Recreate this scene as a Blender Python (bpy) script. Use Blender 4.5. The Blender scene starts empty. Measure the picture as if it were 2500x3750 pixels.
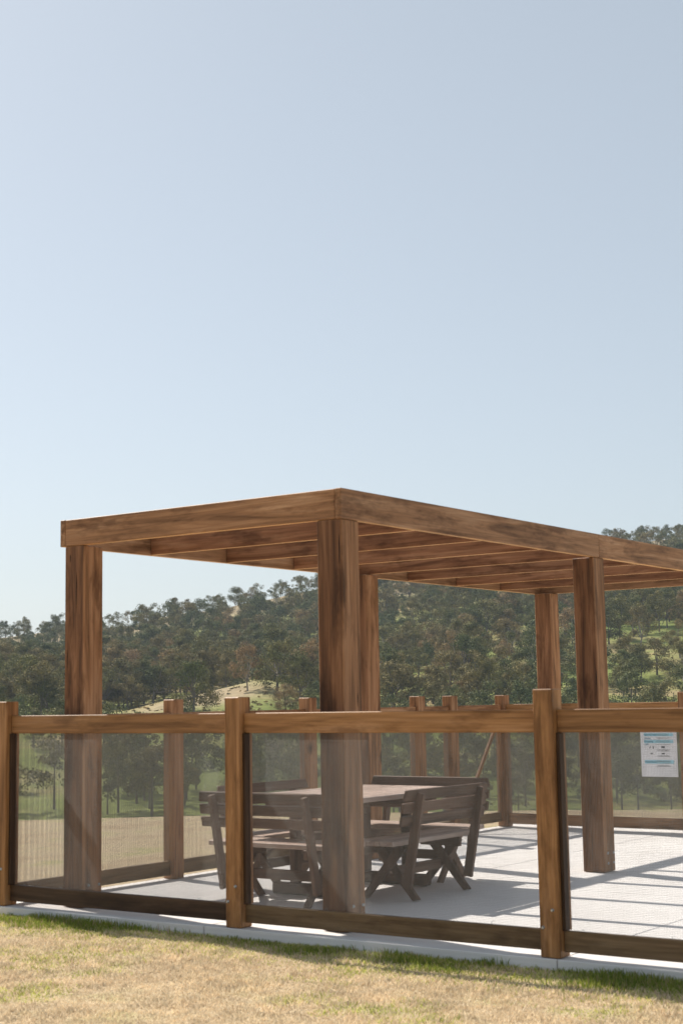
import bpy, bmesh, math, random
import numpy as np
from mathutils import Vector, Matrix
R_ = math.radians
random.seed(7)
rng = np.random.default_rng(7)
C = bpy.context.scene.collection
scn = bpy.context.scene

# ------------------------------------------------------------------ camera
CAM = Vector((5.6552, -7.9246, 1.4610))
FWD = Vector((-0.57603008, 0.80772625, 0.1255693))
RGT = Vector((0.81281935, 0.58227359, -0.01679767))
UPV = Vector((0.08668361, -0.09238919, 0.99194263))
cd = bpy.data.cameras.new('camera')
cam = bpy.data.objects.new('camera', cd)
C.objects.link(cam)
m = Matrix.Identity(4)
for i in range(3):
    m[i][0] = RGT[i]; m[i][1] = UPV[i]; m[i][2] = -FWD[i]; m[i][3] = CAM[i]
cam.matrix_world = m
cd.sensor_fit = 'HORIZONTAL'; cd.sensor_width = 24.0
cd.lens = 5477.8 / 2500 * 24.0
cd.clip_start = 0.05; cd.clip_end = 9000
cd.dof.use_dof = True; cd.dof.focus_distance = 320; cd.dof.aperture_fstop = 7.5
scn.camera = cam

# ------------------------------------------------------------------ sky, sun, exposure
SUNDIR = Vector((-0.99, 0.245, 1.0)).normalized()          # towards the sun
el = math.asin(SUNDIR.z)
w = bpy.data.worlds.new("World"); scn.world = w; w.use_nodes = True
nt = w.node_tree
sky = nt.nodes.new('ShaderNodeTexSky'); sky.sky_type = 'NISHITA'
sky.sun_disc = False; sky.sun_elevation = el
sky.sun_rotation = math.atan2(SUNDIR.x, SUNDIR.y)
sky.air_density = 1.0; sky.dust_density = 1.2; sky.ozone_density = 1.0; sky.altitude = 300
bg = nt.nodes['Background']; bg.inputs['Strength'].default_value = 0.094
hs = nt.nodes.new('ShaderNodeHueSaturation'); hs.inputs['Saturation'].default_value = 0.62
veil = nt.nodes.new('ShaderNodeMix'); veil.data_type = 'RGBA'; veil.inputs[0].default_value = 0.42
veil.inputs[7].default_value = (4.45, 5.10, 5.40, 1)        # thin milky high haze over the whole sky
nt.links.new(sky.outputs[0], hs.inputs['Color']); nt.links.new(hs.outputs[0], veil.inputs[6]); nt.links.new(veil.outputs[2], bg.inputs[0])
sd = bpy.data.lights.new('sun', 'SUN'); sd.energy = 5.0; sd.angle = R_(0.5); sd.color = (1.0, 0.93, 0.83)
so = bpy.data.objects.new('sun', sd); C.objects.link(so)
so.rotation_euler = (-SUNDIR).to_track_quat('-Z', 'Y').to_euler()
so.location = (0, 0, 30)
scn.view_settings.view_transform = 'Standard'; scn.view_settings.look = 'None'
scn.view_settings.exposure = 0.45; scn.view_settings.gamma = 1.0
scn.cycles.max_bounces = 8; scn.cycles.transparent_max_bounces = 16

# ------------------------------------------------------------------ materials
def newmat(name):
    mt = bpy.data.materials.new(name); mt.use_nodes = True
    return mt, mt.node_tree, mt.node_tree.nodes['Principled BSDF']
def N(nt, t, **kw):
    n = nt.nodes.new(t)
    for k, v in kw.items(): setattr(n, k, v)
    return n
def ramp(nt, stops):
    r = N(nt, 'ShaderNodeValToRGB'); e = r.color_ramp.elements
    while len(e) < len(stops): e.new(0.5)
    for q, (p, c) in zip(e, stops):
        q.position = p; q.color = (*c, 1) if len(c) == 3 else c
    return r
def mixc(nt, fac, a, b, mode='MIX'):
    mx = N(nt, 'ShaderNodeMix', data_type='RGBA', blend_type=mode)
    for i, v in ((0, fac), (6, a), (7, b)):
        if isinstance(v, (int, float)): mx.inputs[i].default_value = v
        elif isinstance(v, tuple): mx.inputs[i].default_value = (*v, 1)
        else: nt.links.new(v, mx.inputs[i])
    return mx.outputs[2]
_wc = {}
def wood(kind, axis):
    """timber with grain running along the given local axis"""
    key = (kind, axis)
    if key in _wc: return _wc[key]
    pal = {'hard': ((.14, .068, .032), (.34, .175, .086), (.49, .29, .165), .55, 0.55),
           'bounce_lit': ((.50, .25, .09), (.70, .38, .16), (.78, .48, .24), .5, 0.2),  # bounce light from the slab put into the underside colour
           'rafter': ((.11, .045, .022), (.25, .112, .055), (.38, .20, .11), .55, 0.6),
           'stain': ((.055, .024, .012), (.215, .098, .045), (.36, .18, .09), .55, 0.6),  # darker post tone for the faces turned to the front fence
           'post': ((.105, .048, .020), (.335, .163, .074), (.51, .285, .155), .55, 0.6),
           'fence': ((.18, .085, .032), (.335, .170, .068), (.45, .25, .125), .5, 0.4),
           'dark': ((.035, .018, .010), (.075, .042, .024), (.12, .07, .04), .5, 0.3),
           'low': ((.12, .075, .038), (.21, .135, .072), (.28, .19, .11), .5, 0.3),
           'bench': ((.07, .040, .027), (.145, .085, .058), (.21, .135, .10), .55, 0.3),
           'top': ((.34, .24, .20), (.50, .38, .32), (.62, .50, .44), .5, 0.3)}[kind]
    mt, nt, b = newmat('timber ' + kind + ' ' + 'xyz'[axis])
    L = nt.links
    tc = N(nt, 'ShaderNodeTexCoord'); oi = N(nt, 'ShaderNodeObjectInfo')
    mul = N(nt, 'ShaderNodeVectorMath', operation='SCALE'); mul.inputs[0].default_value = (37.1, 19.7, 53.3)
    L.new(oi.outputs['Random'], mul.inputs['Scale'])
    add = N(nt, 'ShaderNodeVectorMath', operation='ADD')
    L.new(tc.outputs['Object'], add.inputs[0]); L.new(mul.outputs[0], add.inputs[1])
    sc = [14, 14, 14]; sc[axis] = .9
    mp = N(nt, 'ShaderNodeMapping'); mp.inputs['Scale'].default_value = sc
    L.new(add.outputs[0], mp.inputs[0])
    n1 = N(nt, 'ShaderNodeTexNoise'); n1.inputs['Scale'].default_value = 1.0; n1.inputs['Detail'].default_value = 6
    n1.inputs['Roughness'].default_value = .62; n1.inputs['Distortion'].default_value = .8
    L.new(mp.outputs[0], n1.inputs['Vector'])
    sc2 = [75, 75, 75]; sc2[axis] = 2.5
    mp2 = N(nt, 'ShaderNodeMapping'); mp2.inputs['Scale'].default_value = sc2
    L.new(add.outputs[0], mp2.inputs[0])
    n2 = N(nt, 'ShaderNodeTexNoise'); n2.inputs['Scale'].default_value = 1.0; n2.inputs['Detail'].default_value = 3
    L.new(mp2.outputs[0], n2.inputs['Vector'])
    r1 = ramp(nt, [(.30, pal[0]), (.50, pal[1]), (.72, pal[2])])
    L.new(n1.outputs[0], r1.inputs[0])
    r2 = ramp(nt, [(.30, (.72, .70, .68)), (.62, (1.06, 1.05, 1.04))])
    L.new(n2.outputs[0], r2.inputs[0])
    c = mixc(nt, .8, r1.outputs[0], r2.outputs[0], 'MULTIPLY')
    # large blotches of tannin stain
    sc3 = [6, 6, 6]; sc3[axis] = 1.7
    mp3 = N(nt, 'ShaderNodeMapping'); mp3.inputs['Scale'].default_value = sc3
    L.new(add.outputs[0], mp3.inputs[0])
    n3 = N(nt, 'ShaderNodeTexNoise'); n3.inputs['Scale'].default_value = 1.0; n3.inputs['Detail'].default_value = 4
    n3.inputs['Roughness'].default_value = .7
    L.new(mp3.outputs[0], n3.inputs['Vector'])
    r3 = ramp(nt, [(.34, (.40, .35, .31)), (.50, (1, 1, 1))])
    L.new(n3.outputs[0], r3.inputs[0])
    c = mixc(nt, min(1, pal[4] + .3), c, r3.outputs[0], 'MULTIPLY')
    # knots
    sc4 = [5.5, 5.5, 5.5]; sc4[axis] = 2.2
    mp4 = N(nt, 'ShaderNodeMapping'); mp4.inputs['Scale'].default_value = sc4
    L.new(add.outputs[0], mp4.inputs[0])
    vo = N(nt, 'ShaderNodeTexVoronoi'); vo.inputs['Scale'].default_value = 1.0
    L.new(mp4.outputs[0], vo.inputs['Vector'])
    sp = N(nt, 'ShaderNodeSeparateColor'); L.new(vo.outputs['Color'], sp.inputs[0])
    gt = N(nt, 'ShaderNodeMath', operation='GREATER_THAN'); gt.inputs[1].default_value = .72
    L.new(sp.outputs[0], gt.inputs[0])
    r4 = ramp(nt, [(.05, (1, 1, 1)), (.17, (0, 0, 0))]); L.new(vo.outputs['Distance'], r4.inputs[0])
    kf = N(nt, 'ShaderNodeMath', operation='MULTIPLY'); L.new(gt.outputs[0], kf.inputs[0]); L.new(r4.outputs[0], kf.inputs[1])
    kf2 = N(nt, 'ShaderNodeMath', operation='MULTIPLY'); L.new(kf.outputs[0], kf2.inputs[0]); kf2.inputs[1].default_value = pal[4] * 1.7
    c = mixc(nt, kf2.outputs[0], c, (.03, .016, .01))
    hv = N(nt, 'ShaderNodeHueSaturation')
    mr = N(nt, 'ShaderNodeMapRange'); mr.inputs[3].default_value = .82; mr.inputs[4].default_value = 1.14
    L.new(oi.outputs['Random'], mr.inputs[0]); L.new(mr.outputs[0], hv.inputs['Value']); L.new(c, hv.inputs['Color'])
    L.new(hv.outputs[0], b.inputs['Base Color'])
    b.inputs['Roughness'].default_value = pal[3]; b.inputs['Specular IOR Level'].default_value = .22
    bp = N(nt, 'ShaderNodeBump'); bp.inputs['Strength'].default_value = .25; bp.inputs['Distance'].default_value = .004
    L.new(n2.outputs[0], bp.inputs['Height']); L.new(bp.outputs[0], b.inputs['Normal'])
    _wc[key] = mt
    return mt
def plain(name, col, rough=.5, metal=0.0, bumpscale=None):
    mt, nt, b = newmat(name)
    b.inputs['Roughness'].default_value = rough; b.inputs['Metallic'].default_value = metal
    tc = N(nt, 'ShaderNodeTexCoord'); n = N(nt, 'ShaderNodeTexNoise'); n.inputs['Scale'].default_value = 6
    n.inputs['Detail'].default_value = 4
    nt.links.new(tc.outputs['Object'], n.inputs['Vector'])
    r = ramp(nt, [(.3, tuple(x * .88 for x in col)), (.7, tuple(min(1, x * 1.1) for x in col))])
    nt.links.new(n.outputs[0], r.inputs[0]); nt.links.new(r.outputs[0], b.inputs['Base Color'])
    return mt
M_wire = plain('stainless wire', (.25, .25, .24), .42, .65)
M_bolt = plain('galvanised bolt', (.42, .45, .48), .35, .9)
M_paper = plain('white laminated paper', (.82, .82, .85), .4)
M_cyan = plain('light blue ink', (.36, .66, .78), .5)
M_ink = plain('dark ink', (.05, .06, .08), .5)
M_inkblue = plain('blue ink', (.03, .20, .32), .5)
M_vanw = plain('white vehicle paint', (.8, .8, .82), .3)
M_glass = plain('dark vehicle glass', (.03, .04, .05), .1)
M_tyre = plain('black rubber', (.02, .02, .02), .8)

def concrete():
    mt, nt, b = newmat('broomed concrete'); L = nt.links
    tc = N(nt, 'ShaderNodeTexCoord')
    n = N(nt, 'ShaderNodeTexNoise'); n.inputs['Scale'].default_value = 1.1; n.inputs['Detail'].default_value = 8; n.inputs['Roughness'].default_value = .6
    L.new(tc.outputs['Object'], n.inputs['Vector'])
    r = ramp(nt, [(.32, (.63, .605, .59)), (.5, (.685, .66, .645)), (.7, (.73, .71, .695))]); L.new(n.outputs[0], r.inputs[0])
    mp = N(nt, 'ShaderNodeMapping'); mp.inputs['Scale'].default_value = (2.2, 130, 130); L.new(tc.outputs['Object'], mp.inputs[0])
    n2 = N(nt, 'ShaderNodeTexNoise'); n2.inputs['Scale'].default_value = 1; n2.inputs['Detail'].default_value = 2
    L.new(mp.outputs[0], n2.inputs['Vector'])
    r2 = ramp(nt, [(.3, (.93, .93, .93)), (.7, (1.03, 1.03, 1.03))]); L.new(n2.outputs[0], r2.inputs[0])
    c = mixc(nt, .8, r.outputs[0], r2.outputs[0], 'MULTIPLY')
    L.new(c, b.inputs['Base Color']); b.inputs['Roughness'].default_value = .8
    bp = N(nt, 'ShaderNodeBump'); bp.inputs['Strength'].default_value = .3; bp.inputs['Distance'].default_value = .002
    L.new(n2.outputs[0], bp.inputs['Height']); L.new(bp.outputs[0], b.inputs['Normal'])
    return mt
M_conc = concrete()

# ------------------------------------------------------------------ helpers
def link(name, me, parent=None, loc=None):
    o = bpy.data.objects.new(name, me); C.objects.link(o)
    if loc is not None: o.location = loc
    if parent is not None: o.parent = parent
    return o
def thing(name, label, cat, loc=(0, 0, 0), group=None):
    o = link(name, None, None, loc); o['label'] = label; o['category'] = cat
    o.empty_display_size = .1
    if group: o['group'] = group
    return o
def tag(o, label=None, cat=None, group=None, kind=None):
    for k, v in (('label', label), ('category', cat), ('group', group), ('kind', kind)):
        if v: o[k] = v
    return o
def box_bm(sx, sy, sz, bev=.004, bm=None, c=(0, 0, 0), rot=None):
    own = bm is None
    b2 = bmesh.new()
    bmesh.ops.create_cube(b2, size=1)
    for v in b2.verts: v.co = Vector((v.co.x * sx, v.co.y * sy, v.co.z * sz))
    if bev: bmesh.ops.bevel(b2, geom=list(b2.edges), offset=bev, segments=1, affect='EDGES')
    mt = Matrix.Translation(c)
    if rot is not None: mt = mt @ rot
    bmesh.ops.transform(b2, matrix=mt, verts=list(b2.verts))
    if own: return b2
    me = bpy.data.meshes.new('t'); b2.to_mesh(me); b2.free(); bm.from_mesh(me); bpy.data.meshes.remove(me)
    return bm
def bm_obj(name, bm, mat, parent=None, loc=None):
    me = bpy.data.meshes.new(name); bm.to_mesh(me); bm.free(); me.materials.append(mat)
    return link(name, me, parent, loc)
def board(name, a, b, kind, parent, bev=.004, axis=None, under=None):
    """a timber filling the box from corner a to corner b; child location relative to parent's location"""
    a = Vector(a); b = Vector(b); s = b - a; c = (a + b) / 2
    if axis is None: axis = max(range(3), key=lambda i: abs(s[i]))
    bm = box_bm(abs(s.x), abs(s.y), abs(s.z), bev)
    if parent is not None: c = c - parent.location
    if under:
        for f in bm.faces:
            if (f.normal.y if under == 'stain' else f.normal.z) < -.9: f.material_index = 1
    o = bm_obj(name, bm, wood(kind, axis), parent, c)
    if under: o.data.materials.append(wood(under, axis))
    return o
def tube(bm, pts, rad, seg=8, cap=True):
    rings = []
    for i, p in enumerate(pts):
        p = Vector(p); a = Vector(pts[max(0, i - 1)]); b = Vector(pts[min(len(pts) - 1, i + 1)])
        d = (b - a).normalized(); u = d.orthogonal().normalized(); v = d.cross(u)
        r = rad[i] if isinstance(rad, (list, tuple)) else rad
        rings.append([bm.verts.new(p + (u * math.cos(t) + v * math.sin(t)) * r) for t in [2 * math.pi * k / seg for k in range(seg)]])
    for r0, r1 in zip(rings, rings[1:]):
        # match start vertex to limit twist
        off = min(range(seg), key=lambda k: (r1[k].co - r0[0].co).length)
        for k in range(seg):
            bm.faces.new((r0[k], r0[(k + 1) % seg], r1[(k + 1 + off) % seg], r1[(k + off) % seg]))
    if cap:
        bm.faces.new(rings[0][::-1]); bm.faces.new(rings[-1])
def np_mesh(name, V, Fq, mat, nper, smooth=False):
    """V (n,3), Fq (m,nper)"""
    me = bpy.data.meshes.new(name)
    me.vertices.add(len(V)); me.vertices.foreach_set('co', np.asarray(V, np.float32).ravel())
    nl = Fq.size; me.loops.add(nl); me.loops.foreach_set('vertex_index', Fq.astype(np.int32).ravel())
    me.polygons.add(len(Fq)); me.polygons.foreach_set('loop_start', np.arange(0, nl, nper, dtype=np.int32))
    try: me.polygons.foreach_set('loop_total', np.full(len(Fq), nper, dtype=np.int32))
    except Exception: pass
    me.update(calc_edges=True); me.validate()
    if smooth: me.polygons.foreach_set('use_smooth', np.ones(len(Fq), bool))
    me.materials.append(mat)
    return me

# ------------------------------------------------------------------ terrain
FH = Vector((FWD.x, FWD.y)).normalized(); RH = Vector((FH.y, -FH.x))
PITCH = .1259; FD = 5477.8 / 1.594; ROLL = -.0169
colx = np.array([-500, 0, 120, 250, 450, 600, 720, 870, 1000, 1200, 1400, 1568, 2100], float)
rows = {250: [1900] * 13, 300: [1830] * 13,
        360: [1735, 1735, 1735, 1735, 1735, 1730, 1730, 1725, 1720, 1710, 1700, 1695, 1690],
        410: [1660, 1655, 1655, 1655, 1625, 1612, 1640, 1650, 1645, 1640, 1630, 1625, 1620],
        450: [1640, 1630, 1625, 1634, 1590, 1567, 1592, 1622, 1605, 1592, 1580, 1570, 1560],
        500: [1620, 1605, 1602, 1620, 1606, 1592, 1595, 1585, 1565, 1545, 1520, 1510, 1500],
        580: [1600, 1572, 1572, 1572, 1562, 1547, 1545, 1530, 1510, 1487, 1462, 1450, 1440],
        680: [1570, 1540, 1538, 1535, 1525, 1505, 1488, 1460, 1440, 1420, 1395, 1385, 1370],
        780: [1530, 1507, 1497, 1482, 1460, 1440, 1422, 1400, 1385, 1365, 1335, 1322, 1300],
        880: [1500, 1468, 1456, 1442, 1404, 1379, 1360, 1345, 1332, 1305, 1268, 1258, 1245],
        960: [1510, 1474, 1462, 1448, 1410, 1383, 1360, 1335, 1310, 1280, 1247, 1240, 1230]}
qs = [0, 20.8, 26, 45, 80, 130, 180] + list(rows) + [1200, 2000, 6000]
Zt = np.zeros((len(qs), len(colx)))
for i, q in enumerate(qs):
    if q in rows:
        rr = np.array(rows[q], float) + (-ROLL) * (784 - colx) * -1
        elv = PITCH + np.arctan((1176 - rr) / FD)
        Zt[i] = CAM.z + np.tan(elv) * q
    else:
        Zt[i] = {0: -.062, 20.8: -.062, 26: -.6, 45: -3.2, 80: -9, 130: -15, 180: -18}.get(q, 0)
i9 = qs.index(960)
Zt[i9 + 1] = Zt[i9] - 30; Zt[i9 + 2] = Zt[i9] - 60; Zt[i9 + 3] = Zt[i9] - 60
qs = np.array(qs, float)
def hnoise(x, y):
    return (np.sin(x * .031 + 1.3) * np.cos(y * .027 + .4) + .5 * np.sin(x * .083 + y * .061) + .3 * np.sin(x * .19 - y * .14 + 2)
            + .15 * np.sin(x * .43 + y * .5))
def zfun(s, q):
    """terrain height at lateral offset s and depth q (metres, seen from the lookout)"""
    s = np.asarray(s, float); q = np.asarray(q, float)
    qq = np.maximum(q, 1.0)
    ratio = np.clip(s / qq, -.9, .9)
    xD = 784 + ratio * FD
    ci = np.clip(np.searchsorted(colx, xD) - 1, 0, len(colx) - 2)
    t = np.clip((xD - colx[ci]) / (colx[ci + 1] - colx[ci]), 0, 1); t = t * t * (3 - 2 * t)
    qi = np.clip(np.searchsorted(qs, q) - 1, 0, len(qs) - 2)
    u = np.clip((q - qs[qi]) / (qs[qi + 1] - qs[qi]), 0, 1)
    z = (Zt[qi, ci] * (1 - t) + Zt[qi, ci + 1] * t) * (1 - u) + (Zt[qi + 1, ci] * (1 - t) + Zt[qi + 1, ci + 1] * t) * u
    z = z + hnoise(s, q) * .9 * np.clip((q - 120) / 200, 0, 1)
    return np.where(q < 20.8, -.062, z)
def sq2w(s, q):
    return CAM.x + RH.x * s + FH.x * q, CAM.y + RH.y * s + FH.y * q
# one sheet, polar rings round the lookout
radii = np.concatenate([[0.5, 2, 4, 6, 8, 10, 12, 14, 16, 18, 20, 20.9, 22, 24, 27, 31, 36, 42, 50, 60, 72, 86, 100, 118, 138, 160, 185, 210, 235],
                        np.arange(250, 1000, 7.5), [1010, 1040, 1100, 1200, 1350, 1600, 2000, 2600, 3400, 4500]])
azs = np.concatenate([np.arange(-180, -24, 4.0), np.arange(-24, 24, .25), np.arange(24, 180, 4.0)])
RR, AA = np.meshgrid(radii, np.radians(azs), indexing='ij')
Q = RR * np.cos(AA); S_ = RR * np.sin(AA)
zq = np.where(Q > 0, zfun(S_, np.maximum(Q, 0)), -.062 - np.clip((RR - 60) * .02, 0, 60))
zq = np.where((Q <= 20.8) & (Q > 0), -.062 - np.clip((RR - 60) * .02, 0, 60) * (RR > 60), zq)
X_, Y_ = sq2w(S_, Q)
V = np.stack([X_, Y_, zq], -1).reshape(-1, 3)
nr, na = RR.shape
idx = np.arange(nr * na).reshape(nr, na)
Fq = np.stack([idx[:-1, :], np.roll(idx, -1, 1)[:-1, :], np.roll(idx, -1, 1)[1:, :], idx[1:, :]], -1).reshape(-1, 4)[:, ::-1]

def ground_mat():
    mt, nt, b = newmat('dry and green grassland'); L = nt.links
    tc = N(nt, 'ShaderNodeTexCoord')
    def noise(scale, det=6, rough=.6):
        n = N(nt, 'ShaderNodeTexNoise'); n.inputs['Scale'].default_value = scale; n.inputs['Detail'].default_value = det
        n.inputs['Roughness'].default_value = rough; L.new(tc.outputs['Object'], n.inputs['Vector']); return n
    # near mown lawn
    n1 = noise(1.6); r1 = ramp(nt, [(.35, (.48, .36, .235)), (.52, (.58, .46, .31)), (.68, (.46, .42, .21))]); L.new(n1.outputs[0], r1.inputs[0])
    n2 = noise(45, 4); r2 = ramp(nt, [(.3, (.6, .58, .55)), (.7, (1.15, 1.15, 1.1))]); L.new(n2.outputs[0], r2.inputs[0])
    near = mixc(nt, .8, r1.outputs[0], r2.outputs[0], 'MULTIPLY')
    # far pasture
    n3 = noise(.018, 5, .65); r3 = ramp(nt, [(.36, (.15, .19, .045)), (.50, (.22, .25, .075)), (.62, (.34, .27, .14))]); L.new(n3.outputs[0], r3.inputs[0])
    n4 = noise(.35, 6, .7); r4 = ramp(nt, [(.3, (.55, .55, .5)), (.65, (1.12, 1.1, 1.05))]); L.new(n4.outputs[0], r4.inputs[0])
    far = mixc(nt, .85, r3.outputs[0], r4.outputs[0], 'MULTIPLY')
    # distance from the lookout, and the dry ridge
    vs = N(nt, 'ShaderNodeVectorMath', operation='DISTANCE'); L.new(tc.outputs['Object'], vs.inputs[0]); vs.inputs[1].default_value = tuple(CAM)
    mr = N(nt, 'ShaderNodeMapRange'); mr.inputs[1].default_value = 22; mr.inputs[2].default_value = 60; L.new(vs.outputs['Value'], mr.inputs[0])
    dry = mixc(nt, .8, (.34, .27, .17), r4.outputs[0], 'MULTIPLY')
    m2 = N(nt, 'ShaderNodeMapRange'); m2.inputs[1].default_value = 790; m2.inputs[2].default_value = 850; L.new(vs.outputs['Value'], m2.inputs[0])
    far2 = mixc(nt, m2.outputs[0], far, dry)
    kx_, ky_ = sq2w((455 - 784) / FD * 435, 435); kx_, ky_ = float(kx_), float(ky_)
    vk = N(nt, 'ShaderNodeVectorMath', operation='DISTANCE'); L.new(tc.outputs['Object'], vk.inputs[0]); vk.inputs[1].default_value = (kx_, ky_, -2)
    wob = N(nt, 'ShaderNodeMath', operation='MULTIPLY_ADD'); L.new(n3.outputs[0], wob.inputs[0]); wob.inputs[1].default_value = 60; L.new(vk.outputs['Value'], wob.inputs[2])
    mk = N(nt, 'ShaderNodeMapRange'); mk.inputs[1].default_value = 62; mk.inputs[2].default_value = 46; L.new(wob.outputs[0], mk.inputs[0])
    far2 = mixc(nt, mk.outputs[0], far2, dry)
    c = mixc(nt, mr.outputs[0], near, far2)
    L.new(c, b.inputs['Base Color']); b.inputs['Roughness'].default_value = .9; b.inputs['Specular IOR Level'].default_value = .1
    bp = N(nt, 'ShaderNodeBump'); bp.inputs['Strength'].default_value = .8; bp.inputs['Distance'].default_value = .02
    L.new(n2.outputs[0], bp.inputs['Height']); L.new(bp.outputs[0], b.inputs['Normal'])
    return mt
gr = link('ground', np_mesh('ground', V, Fq, ground_mat(), 4, True)); tag(gr, kind='structure')

# ------------------------------------------------------------------ patio slab
bm = bmesh.new()
xs = [-3.13, -1.02, 1.585, 4.2, 7.2]; ys = [-.215, 2.62, 5.4, 8.6]
for x0, x1 in zip(xs, xs[1:]):
    for y0, y1 in zip(ys, ys[1:]):
        sx = x1 - x0 - .006; sy = y1 - y0 - .006
        box_bm(sx, sy, .16, .004, bm, ((x0 + x1) / 2, (y0 + y1) / 2, -.08))
slab = bm_obj('patio', bm, M_conc); tag(slab, kind='structure')

# ------------------------------------------------------------------ pergola
perg = thing('pergola', 'open timber pergola of thick red-brown posts, beams and rafters on the pale patio', 'pergola')
PX0, PX1, PYL = -2.5615, 0.0, 7.60
ZB, ZT = 2.653, 2.856
def bolt(parent, p, axis, r=.012):
    b = bmesh.new()
    bmesh.ops.create_cone(b, cap_ends=True, segments=12, radius1=r, radius2=r * .55, depth=r * .8)
    if axis == 'y': rot = Matrix.Rotation(R_(90), 4, 'X')
    else: rot = Matrix.Rotation(R_(90), 4, 'Y')
    bmesh.ops.transform(b, matrix=rot, verts=list(b.verts))
    pl = Vector(p) - parent.location - (parent.parent.location if parent.parent else Vector())
    return bm_obj('bolt', b, M_bolt, parent, pl)
PS = .201
for x0 in (PX0, PX1 - PS):
    for y0 in (0, 3.70, 7.397):
        po = board('post', (x0, y0, .004), (x0 + PS, y0 + PS, ZB - .002), 'post', perg, .007, 2, 'stain')
        for dy, z in ((.063, .159), (.170, .156), (.067, .075), (.168, .075)):
            bolt(po, (x0 + PS + .004, y0 + dy, z), 'x')
M_split = plain('dark split in timber', (.018, .010, .007), .95)
def split(parent, p, face, h, wd=.007):
    b = bmesh.new(); pr = [(0, h / 2), (wd * .6, h * .18), (wd * .35, -h * .2), (0, -h / 2), (-wd * .4, -h * .15), (-wd * .5, h * .2)]
    f0 = [b.verts.new((u, 0, z)) for u, z in pr]; f1 = [b.verts.new((u, .0012, z)) for u, z in pr]
    b.faces.new(f0); b.faces.new(f1[::-1])
    for i in range(6): b.faces.new((f0[i], f1[i], f1[(i + 1) % 6], f0[(i + 1) % 6]))
    bmesh.ops.recalc_face_normals(b, faces=list(b.faces))
    if face == 'x': bmesh.ops.transform(b, matrix=Matrix.Rotation(R_(90), 4, 'Z'), verts=list(b.verts))
    bm_obj('crack', b, M_split, parent, Vector(p) - parent.location)
posts_ = [o for o in perg.children if o.name.startswith('post')]
pk = {(round(o.location.x + .1), round(o.location.y / 3.7)): o for o in posts_}
for key, q, fc, h in (((-2, 0), (PX0 + .032, -.0016, 1.80), 'y', .16), ((-2, 0), (PX0 + .125, -.0016, 2.30), 'y', .30), ((-2, 0), (PX0 + .06, -.0016, 2.56), 'y', .06),
                      ((0, 0), (.0016, .150, 1.47), 'x', .09), ((0, 1), (-.012, 3.6984, 1.60), 'y', .20), ((0, 1), (-.11, 3.6984, .20), 'y', .42), ((0, 0), (-.02, -.0016, 2.45), 'y', .2)):
    o = pk.get(key)
    if o is not None: split(o, Vector(q), fc, h)
# long side beams (end grain shows at the front), front and back cross beams, rafters
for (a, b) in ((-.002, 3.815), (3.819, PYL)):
    board('beam', (-.050, a, ZB), (0.002, b, ZT), 'hard', perg, .004, 1, 'bounce_lit')
    board('beam', (PX0 - .051, a, ZB), (PX0 - .001, b, ZT), 'hard', perg, .004, 1, 'bounce_lit')
board('cross_beam', (PX0 + .001, 0, ZB + .001), (-.052, .05, ZT - .002), 'hard', perg, .004, 0, 'bounce_lit')
board('cross_beam', (PX0 + .001, PYL - .05, ZB + .001), (-.052, PYL, ZT - .002), 'hard', perg, .004, 0, 'bounce_lit')
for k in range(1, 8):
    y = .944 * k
    board('rafter', (PX0 + .001, y, ZB + .002), (-.052, y + .046, ZT - .003), 'rafter', perg, .004, 0, 'bounce_lit')

# ------------------------------------------------------------------ fences
RT, RB, BT, BB, FHH = 1.394, 1.262, .151, .034, 1.50
PITCHW, WR = .0092, .00058
def wire_panel(parent, u0, u1, z0, z1, fixed, along, PITCHW=PITCHW, WR=WR):
    """woven wire mesh, every wire modelled; along 'x' or 'y'"""
    L0 = u1 - u0; H = z1 - z0
    nv = int(L0 / PITCHW); nh = int(H / PITCHW)
    cu = np.linspace(-L0 / 2 + .002, L0 / 2 - .002, nv); cz = np.linspace(-H / 2 + .002, H / 2 - .002, nh)
    prof = np.array([(-1, -1), (1, -1), (1, 1), (-1, 1)]) * WR
    vs, fs = [], []
    segs = 6
    def wire(axis, c, lo, hi, off, ph):
        ts = np.linspace(lo, hi, segs + 1)
        jit = (rng.random(segs + 1) - .5) * .0012
        P = np.zeros((segs + 1, 4, 3))
        if axis == 'z':
            P[:, :, 0] = c + jit[:, None] + prof[None, :, 0]; P[:, :, 1] = off + prof[None, :, 1]; P[:, :, 2] = ts[:, None]
        else:
            P[:, :, 2] = c + jit[:, None] + prof[None, :, 0]; P[:, :, 1] = off + prof[None, :, 1]; P[:, :, 0] = ts[:, None]
        b = sum(len(v) for v in vs); c = c + (rng.random() - .5) * .0016
        vs.append(P.reshape(-1, 3))
        i = np.arange(segs)[:, None] * 4 + np.arange(4)[None, :]
        j = np.arange(segs)[:, None] * 4 + (np.arange(4)[None, :] + 1) % 4
        fs.append(np.stack([i, j, j + 4, i + 4], -1).reshape(-1, 4) + b)
    for c in cu: wire('z', c, -H / 2, H / 2, -.0007, 0)
    for c in cz: wire('x', c, -L0 / 2, L0 / 2, .0009, 0)
    Vw = np.concatenate(vs); Fw = np.concatenate(fs)
    if along == 'y': Vw = Vw[:, [1, 0, 2]] * np.array([-1, 1, 1])
    me = np_mesh('wire_mesh', Vw, Fw, M_wire, 4)
    c = ((u0 + u1) / 2, fixed, (z0 + z1) / 2) if along == 'x' else (fixed, (u0 + u1) / 2, (z0 + z1) / 2)
    o = link('wire_mesh', me, parent, Vector(c) - parent.location)
    # loose curls of wire along the bottom rail
    return o
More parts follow.
